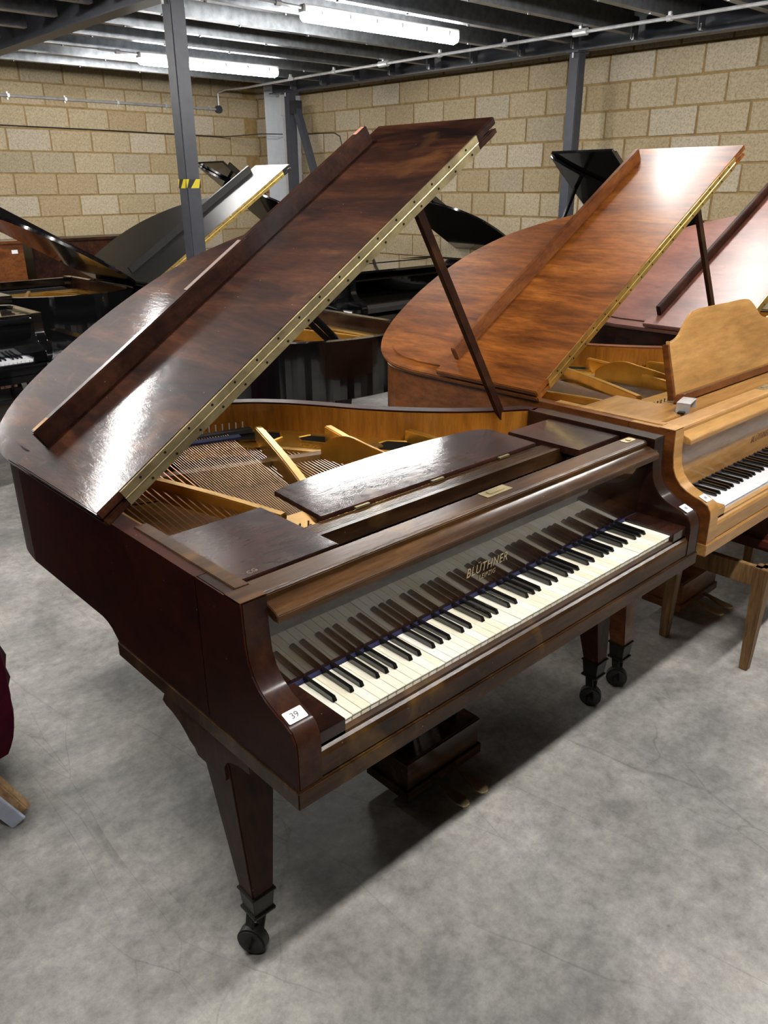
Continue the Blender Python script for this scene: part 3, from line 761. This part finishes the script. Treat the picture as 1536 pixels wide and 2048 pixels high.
        for v in ((.372, -.004, -.012, .405, -.001, .19),): pass
        prism(bm, [(.378, 0), (.395, 0), (.382, .195), (.368, .195)], lambda x, z: R @ Vector((x, -.002, z)), lambda x, z: R @ Vector((x, .02, z)))
        prism(bm, [(.37, -.008), (1.21, -.008), (1.21, .018), (.40, .018)], lambda x, z: R @ Vector((x, -.03, z)), lambda x, z: R @ Vector((x, -.001, z)))
        part('desk_ledge', bm, M['orange_side'], t, bevel=.002)
        bm = BM(); box(bm, .30, 1.30, .262, .335, dz-.03, dz-.002); part('desk_shelf', bm, M[m['desk']], t, bevel=.003)
    if det >= 2:
        bm = BM(); box(bm, .735, .83, .192, .226, .9565, .9585); box(bm, .755, .81, .202, .216, .958, .9605); part('lock_plate', bm, M['brass'], t)
        bm = BM(); box(bm, 1.36, 1.41, .195, .220, .9565, .9585); cyl(bm, (1.385, .207, .958), (1.385, .207, .961), .008, 12); part('catch_plate', bm, M['brass'], t)
    # lid
    if lid_on:
        lm = lid_mats or ('mahog_lid', 'mahogany', 'mahogany')
        lid(t, Wd, L, math.radians(lid_ang), .972, .64, lm, folded, hinge=hinge, screws=det >= 1)
        if not folded:
            bm = BM(); box(bm, -.014, Wd+.014, .15, .636, 0, .02)
            o = part('lid_flap', bm, M[lm[0]], t, bevel=.003); o.location = (0, 0, .972); o.rotation_euler = (0, -math.radians(lid_ang), 0)
        if prop:
            a = math.radians(lid_ang); s = 1.15*Wd/1.483
            p1 = (s*math.cos(a), .668, .972+s*math.sin(a)-.004)
            bm = BM(); beam_between(bm, (1.392, .665, .90), p1, .030, .016, (0, 1, 0)); o = part('prop_stick', bm, M[lm[1]], t, bevel=.002)
            bm = BM(); box(bm, 1.375, 1.430, .652, .690, .83, .935); cyl(bm, (1.41, .64, .925), (1.41, .652, .925), .02, 16); part('prop_block', bm, M[m['case']], t, bevel=.002)
            if det >= 1:
                bm = BM(); cyl(bm, (1.41, .636, .925), (1.41, .641, .925), .007, 10); part('prop_pivot', bm, M['brass'], t)
    # legs, brackets, lyre
    if legs:
        for sx in (0, 1):
            x = .0645 if sx == 0 else Wd-.0645
            lg = leg_parts(t, x, .285, .598, m['leg'], sx)
            # shaped bracket with an arched opening
            x0, x1 = ((.0005, .02) if sx == 0 else (Wd-.02, Wd-.0005))
            out = [(.50, .598), (.515, .572), (.50, .565), (.47, .560), (.44, .548), (.42, .535), (.405, .522), (.385, .514), (.374, .50), (.262, .50), (.262, .535), (.252, .552), (.235, .563), (.21, .572), (.165, .576), (.165, .598)]
            bm = BM(); prism_x(bm, out, x0, x1); part('leg_bracket', bm, M[m['leg']], t)
        leg_parts(t, .46, .6+(1.26-.6)*(L-.6)/.93, .69, m['leg'], 0)
        if lyre:
            x0, x1 = .588, .890; y0, y1 = .315, .470
            bm = BM(); box(bm, x0, x1, y0, y1, .075, .175); box(bm, x0-.008, x1+.008, y0-.008, y1+.008, .045, .078); box(bm, x0-.004, x1+.004, y0-.004, y1+.004, .158, .170)
            ly = part('lyre_box', bm, M[m.get('lyre', m['leg'])], t, bevel=.002)
            bm = BM()
            for xx in (.645, .825): taper(bm, (xx, .395, .17), (.024, .024), (xx, .395, .60), (.028, .028))
            part('lyre_post', bm, M[m.get('lyre', m['leg'])], t, bevel=.002)
            for xx in (.695, .775):
                pr = [(y0+.02, .062, .010), (y0-.03, .064, .010), (y0-.05, .058, .012), (y0-.08, .050, .017), (y0-.11, .048, .019), (y0-.128, .048, .014), (y0-.135, .048, .006)]
                bm = BM(); R_ = []
                for yy, zz, hw in pr: R_.append([bm.verts.new((xx+a*hw, yy, zz+b*.004)) for a, b in ((-1, -1), (1, -1), (1, 1), (-1, 1))])
                for i in range(len(R_)-1):
                    for q in range(4): bm.faces.new((R_[i][q], R_[i][(q+1) % 4], R_[i+1][(q+1) % 4], R_[i+1][q]))
                bm.faces.new(R_[0][::-1]); bm.faces.new(R_[-1]); part('pedal', bm, M['brass'], t, bevel=.0015)
            bm = BM(); cyl(bm, (.715, .41, .17), (.715, .41, .598), .0035, 8); cyl(bm, (.765, .41, .17), (.765, .41, .598), .0035, 8); part('pedal_rod', bm, M['iron_dark'], t)
            bm = BM(); beam_between(bm, (.735, .47, .09), (.735, .68, .60), .012, .012); part('lyre_brace', bm, M['iron_dark'], t)
    return t

def label_on_arm(name, label, loc, y, w, txt=None, Wd=None):
    # small rectangular price label lying on the sloping top of an arm
    def az(v):
        for (ya, za), (yb, zb) in zip(ARM, ARM[1:]):
            if ya <= v <= yb and yb > ya: return za+(zb-za)*(v-ya)/(yb-ya)
    hh = w[1]*.9
    a = math.atan2(az(y+hh)-az(y-hh), 2*hh)
    z = max(az(y), (az(y+hh)+az(y-hh))/2)+.0008
    o = bpy.data.objects.new(name, None); COL.objects.link(o); o.location = (loc[0], loc[1]+y, z+.0008); o.rotation_euler = (a, 0, 0)
    tag(o, label, 'label')
    bm = BM(); hw, hh = w
    ol = []
    for cx, cy, s in ((hw, hh, 0), (-hw, hh, 1), (-hw, -hh, 2), (hw, -hh, 3)):
        r = .0025
        for k in range(4):
            an = s*PI/2+k*PI/6; sx = 1 if cx > 0 else -1; sy = 1 if cy > 0 else -1
            ol.append((cx-sx*r+r*math.cos(an), cy-sy*r+r*math.sin(an)))
    prism_z(bm, ol, 0, .0006); part('paper', bm, M['paper'], o)
    if txt: text('number', txt, .018, M['number_ink'], o, Matrix.Translation((-.010, -.0055, .0007)), .0001)
    else:
        bm = BM(); box(bm, -.006, .006, -.004, .005, .0006, .0008); part('printed_patch', bm, M['ink'], o)
    return o

# main piano
main = grand('grand_piano', 'worn dark mahogany grand piano in the foreground with its lid propped open', (0, 0, 0), 0,
    mats=dict(case='mahogany', side='mahog_side', rail='mahog_rail', desk='mahog_dark', fall='fallboard', leg='mahog_leg', slip='mahog_rail', lyre='mahog_rail'),
    logo=('gold_ink', True), lid_ang=33.0)
label_on_arm('lot_label', 'white label numbered 39 on the left arm of the dark foreground piano', (.029, 0), .038, (.021, .0135), '39')
label_on_arm('lot_label', 'small blank white label on the right arm of the dark foreground piano', (1.455, 0), .036, (.0175, .015))
label_on_arm('lot_label', 'small blank white label on the left arm of the golden piano', (1.545+.030, 0), .036, (.0175, .015))
# second piano
p2 = grand('grand_piano', 'orange mahogany grand piano with golden front, second in the row, music desk raised', (1.545, 0, 0), 0, L=1.58,
    mats=dict(case='golden_wood', side='orange_side', rail='golden_wood', desk='golden_wood', fall='golden_wood', leg='orange_side', slip='golden_wood'),
    lid_mats=('orange_wood', 'mahogany', 'orange_side'), lid_ang=31.5, desk='up', key='plastic_key', logo=('dark_ink', False), hinge='brass_bright', inner='honey')
# third piano
p3 = grand('grand_piano', 'rosy brown polished grand piano behind the golden one at the right edge', (3.06, .02, 0), 0, L=1.60,
    mats=dict(case='pink_wood', side='mahogany', rail='pink_wood', desk='pink_wood', fall='pink_wood', leg='mahogany', slip='pink_wood'),
    lid_mats=('pink_wood', 'mahogany', 'mahogany'), lid_ang=28, desk='flat', key='plastic_key', krange=(0, 52), hinge='brass_bright', det=1)
BL = dict(case='black_gloss', side='black_gloss', rail='black_gloss', desk='black_gloss', fall='black_gloss', leg='black_gloss', slip='black_gloss')
pB = grand('grand_piano', 'black grand piano with satin lid folded open, behind the taped post', (2.20, 3.93, 0), 0, Wd=1.50, L=2.05, mats=BL,
    lid_mats=('black_satin', 'black_gloss', 'black_satin'), lid_ang=32, desk='flat', key='plastic_key', krange=(0, 52), hinge='brass_bright', det=1)
pA1 = grand('grand_piano', 'gloss black grand piano at the left edge, its keyboard end towards the camera', (-.34, 3.86, 0), 0, L=1.42, mats=BL,
    lid_mats=('black_gloss', 'black_gloss', 'black_gloss'), lid_ang=0, folded=True, desk='flat', det=1, key='plastic_key', prop=False, plate=False)
pG = grand('grand_piano', 'gloss black grand piano just behind the foreground piano, tail towards the camera', (2.42, 3.50, 0), PI, L=1.53, mats=BL,
    desk=None, det=0, lid_on=False, plate=True, inner='mahogany')
bm = BM(); beam_between(bm, (.50, 1.38, .90), (.62, 1.10, 1.16), .02, .03); beam_between(bm, (.54, 1.37, .90), (.66, 1.09, 1.14), .008, .03)
part('prop_stick', bm, M['black_gloss'], pG, bevel=.002)
pA2 = grand('grand_piano', 'gloss black grand piano at the left, gilded frame showing under its sloping lid', (2.155, 6.15, 0), PI, L=1.53, mats=BL,
    lid_mats=('black_gloss', 'black_gloss', 'black_gloss'), lid_ang=30, folded=True, desk=None, det=1, inner='mahogany', krange=(0, 0))
pE = grand('grand_piano', 'gloss black grand piano near the right wall, dark lid underside above the orange lid tail', (6.22, 5.86, 0), PI, L=1.55, mats=BL,
    lid_mats=('black_gloss', 'black_gloss', 'black_gloss'), lid_ang=29, folded=True, desk=None, det=0, plate=False)
pB2 = grand('grand_piano', 'closed gloss black grand piano in the second row, seen between the lids', (3.74, 4.05, 0), 0, L=1.45, mats=BL,
    lid_mats=('black_gloss', 'black_gloss', 'black_gloss'), lid_ang=0, folded=False, desk=None, det=0, prop=False, plate=False)
pD = grand('grand_piano', 'gloss black grand piano with raised lid in front of the right-hand post', (5.36, 3.2, 0), PI, L=1.55, mats=BL,
    lid_mats=('black_gloss', 'black_gloss', 'black_gloss'), lid_ang=34.5, folded=True, desk=None, det=0, plate=False)
pC = grand('grand_piano', 'gloss black grand piano by the back wall, lid corner showing beside the taped post', (5.2, 7.5, 0), PI, L=1.53, mats=BL,
    lid_mats=('black_gloss', 'black_gloss', 'black_gloss'), lid_ang=36, folded=True, desk=None, det=0, plate=False)

def upright(loc, lab, w, h, mat):
    t = thing('upright_piano', lab, 'piano', loc)
    bm = BM(); box(bm, 0, w, .25, .58, .08, h-.03); part('cabinet', bm, M[mat], t, bevel=.004)
    bm = BM(); box(bm, -.015, w+.015, .23, .60, h-.03, h); part('top_lid', bm, M[mat], t, bevel=.004)
    for x in (0, w-.05):
        bm = BM(); box(bm, x, x+.05, 0, .26, .60, .74); part('cheek', bm, M[mat], t, bevel=.006)
        bm = BM(); taper(bm, (x+.025, .06, .0), (.025, .03), (x+.025, .06, .6), (.025, .035)); part('leg', bm, M[mat], t, bevel=.003)
    bm = BM(); box(bm, 0, w, 0, .26, .57, .62); part('key_bed', bm, M[mat], t, bevel=.003)
    bm = BM(); box(bm, .05, w-.05, .03, .26, .62, .73); part('fallboard', bm, M[mat], t, bevel=.02)
    bm = BM(); box(bm, 0, w, .25, .58, 0, .08); part('plinth', bm, M[mat], t, bevel=.003)
    return t
u1 = upright((1.0, 7.55, 0), 'brown wooden upright piano against the back wall at the far left', 1.45, 1.16, 'orange_side')
u2 = upright((2.6, 7.72, 0), 'dark brown upright piano against the back wall beside the taped post', 1.45, 1.15, 'mahogany')
o = bpy.data.objects.new('lot_label', None); COL.objects.link(o); o.location = (2.36, 7.798, 1.055); tag(o, 'small white label on the front of the brown upright piano at the far left', 'label')
bm = BM(); box(bm, -.03, .03, -.0015, 0, -.018, .018); part('paper', bm, M['paper'], o)

# bench in front of the golden piano
t = thing('piano_bench', 'light oak piano bench with a brown red leather seat under the golden piano', 'bench', (2.0, -.04, 0))
for lx, ly in ((.0, .02), (.0, .34), (.72, .02), (.72, .34)):
    bm = BM(); taper(bm, (lx, ly, 0), (.015, .015), (lx+(.008 if lx < .1 else -.008), ly, .41), (.027, .027)); part('leg', bm, M['oak'], t, bevel=.002)
for a in ((-.012, .012, .02, .34), (.708, .732, .02, .34)):
    bm = BM(); box(bm, *a, .335, .41); part('apron', bm, M['oak'], t, bevel=.002)
for a in ((.0, .72, .008, .03), (.0, .72, .33, .352)):
    bm = BM(); box(bm, *a, .335, .41); part('apron', bm, M['oak'], t, bevel=.002)
bm = BM(); box(bm, .12, .70, .0, .36, .41, .475); part('seat', bm, M['leather'], t, bevel=.02, seg=4)

# chromed bracket lying on the golden piano
t = thing('metal_bracket', 'small folded silver bracket lying on the left shelf of the golden piano', 'bracket', (1.845, .268, .9505), .25)
bm = BM(); box(bm, -.045, .045, -.022, .022, .030, .033); box(bm, -.045, -.042, -.022, .022, 0, .031); box(bm, .042, .045, -.022, .022, 0, .031)
part('strip', bm, M['chrome'], t)
bm = BM(); box(bm, -.065, .0, -.01, .012, 0, .006); part('foot', bm, M['iron_dark'], t, bevel=.001)

# wrapped instrument on its skid at the left edge
t = thing('wrapped_piano', 'maroon blanket-wrapped instrument standing on a wooden skid at the left edge', 'wrapped piano', (-.60, 1.6, 0))
bm = BM(); bmesh.ops.create_cube(bm, size=1); bmesh.ops.subdivide_edges(bm, edges=bm.edges[:], cuts=14, use_grid_fill=True)
from mathutils import noise
for v in bm.verts:
    p = v.co.copy(); d = p.normalized()*.60; q = p.lerp(d, .45)
    v.co = Vector((q.x*.86+.035, q.y*1.02-.02, q.z*.62+.42)); v.co += v.normal*.0 + d.normalized()*(.03*noise.noise(v.co*6)+.012*noise.noise(v.co*17))
part('blanket', bm, M['velvet'], t, smooth=True)
bm = BM(); beam_between(bm, (.385, -.55, .018), (.285, -.43, .20), .06, .03, (0, .6, .4)); part('skid_runner', bm, M['pine'], t, bevel=.004)
bm = BM(); beam_between(bm, (.365, -.575, .010), (.255, -.46, .19), .05, .012, (0, .6, .4)); part('carpet_strip', bm, M['carpet'], t, bevel=.002)
bm = BM(); box(bm, -.2, .3, -.52, .5, .03, .17); part('skid_base', bm, M['rubber'], t, bevel=.01)
bm = BM(); cyl(bm, (.32, -.44, .055), (.35, -.44, .055), .05, 24); part('skid_wheel', bm, M['rubber'], t, bevel=.004)
text('worn_initials', 'CG', .017, M['scratch'], main, Matrix.Translation((.098, .264, .9503)) @ Matrix.Rotation(.1, 4, 'Z'), .00005)
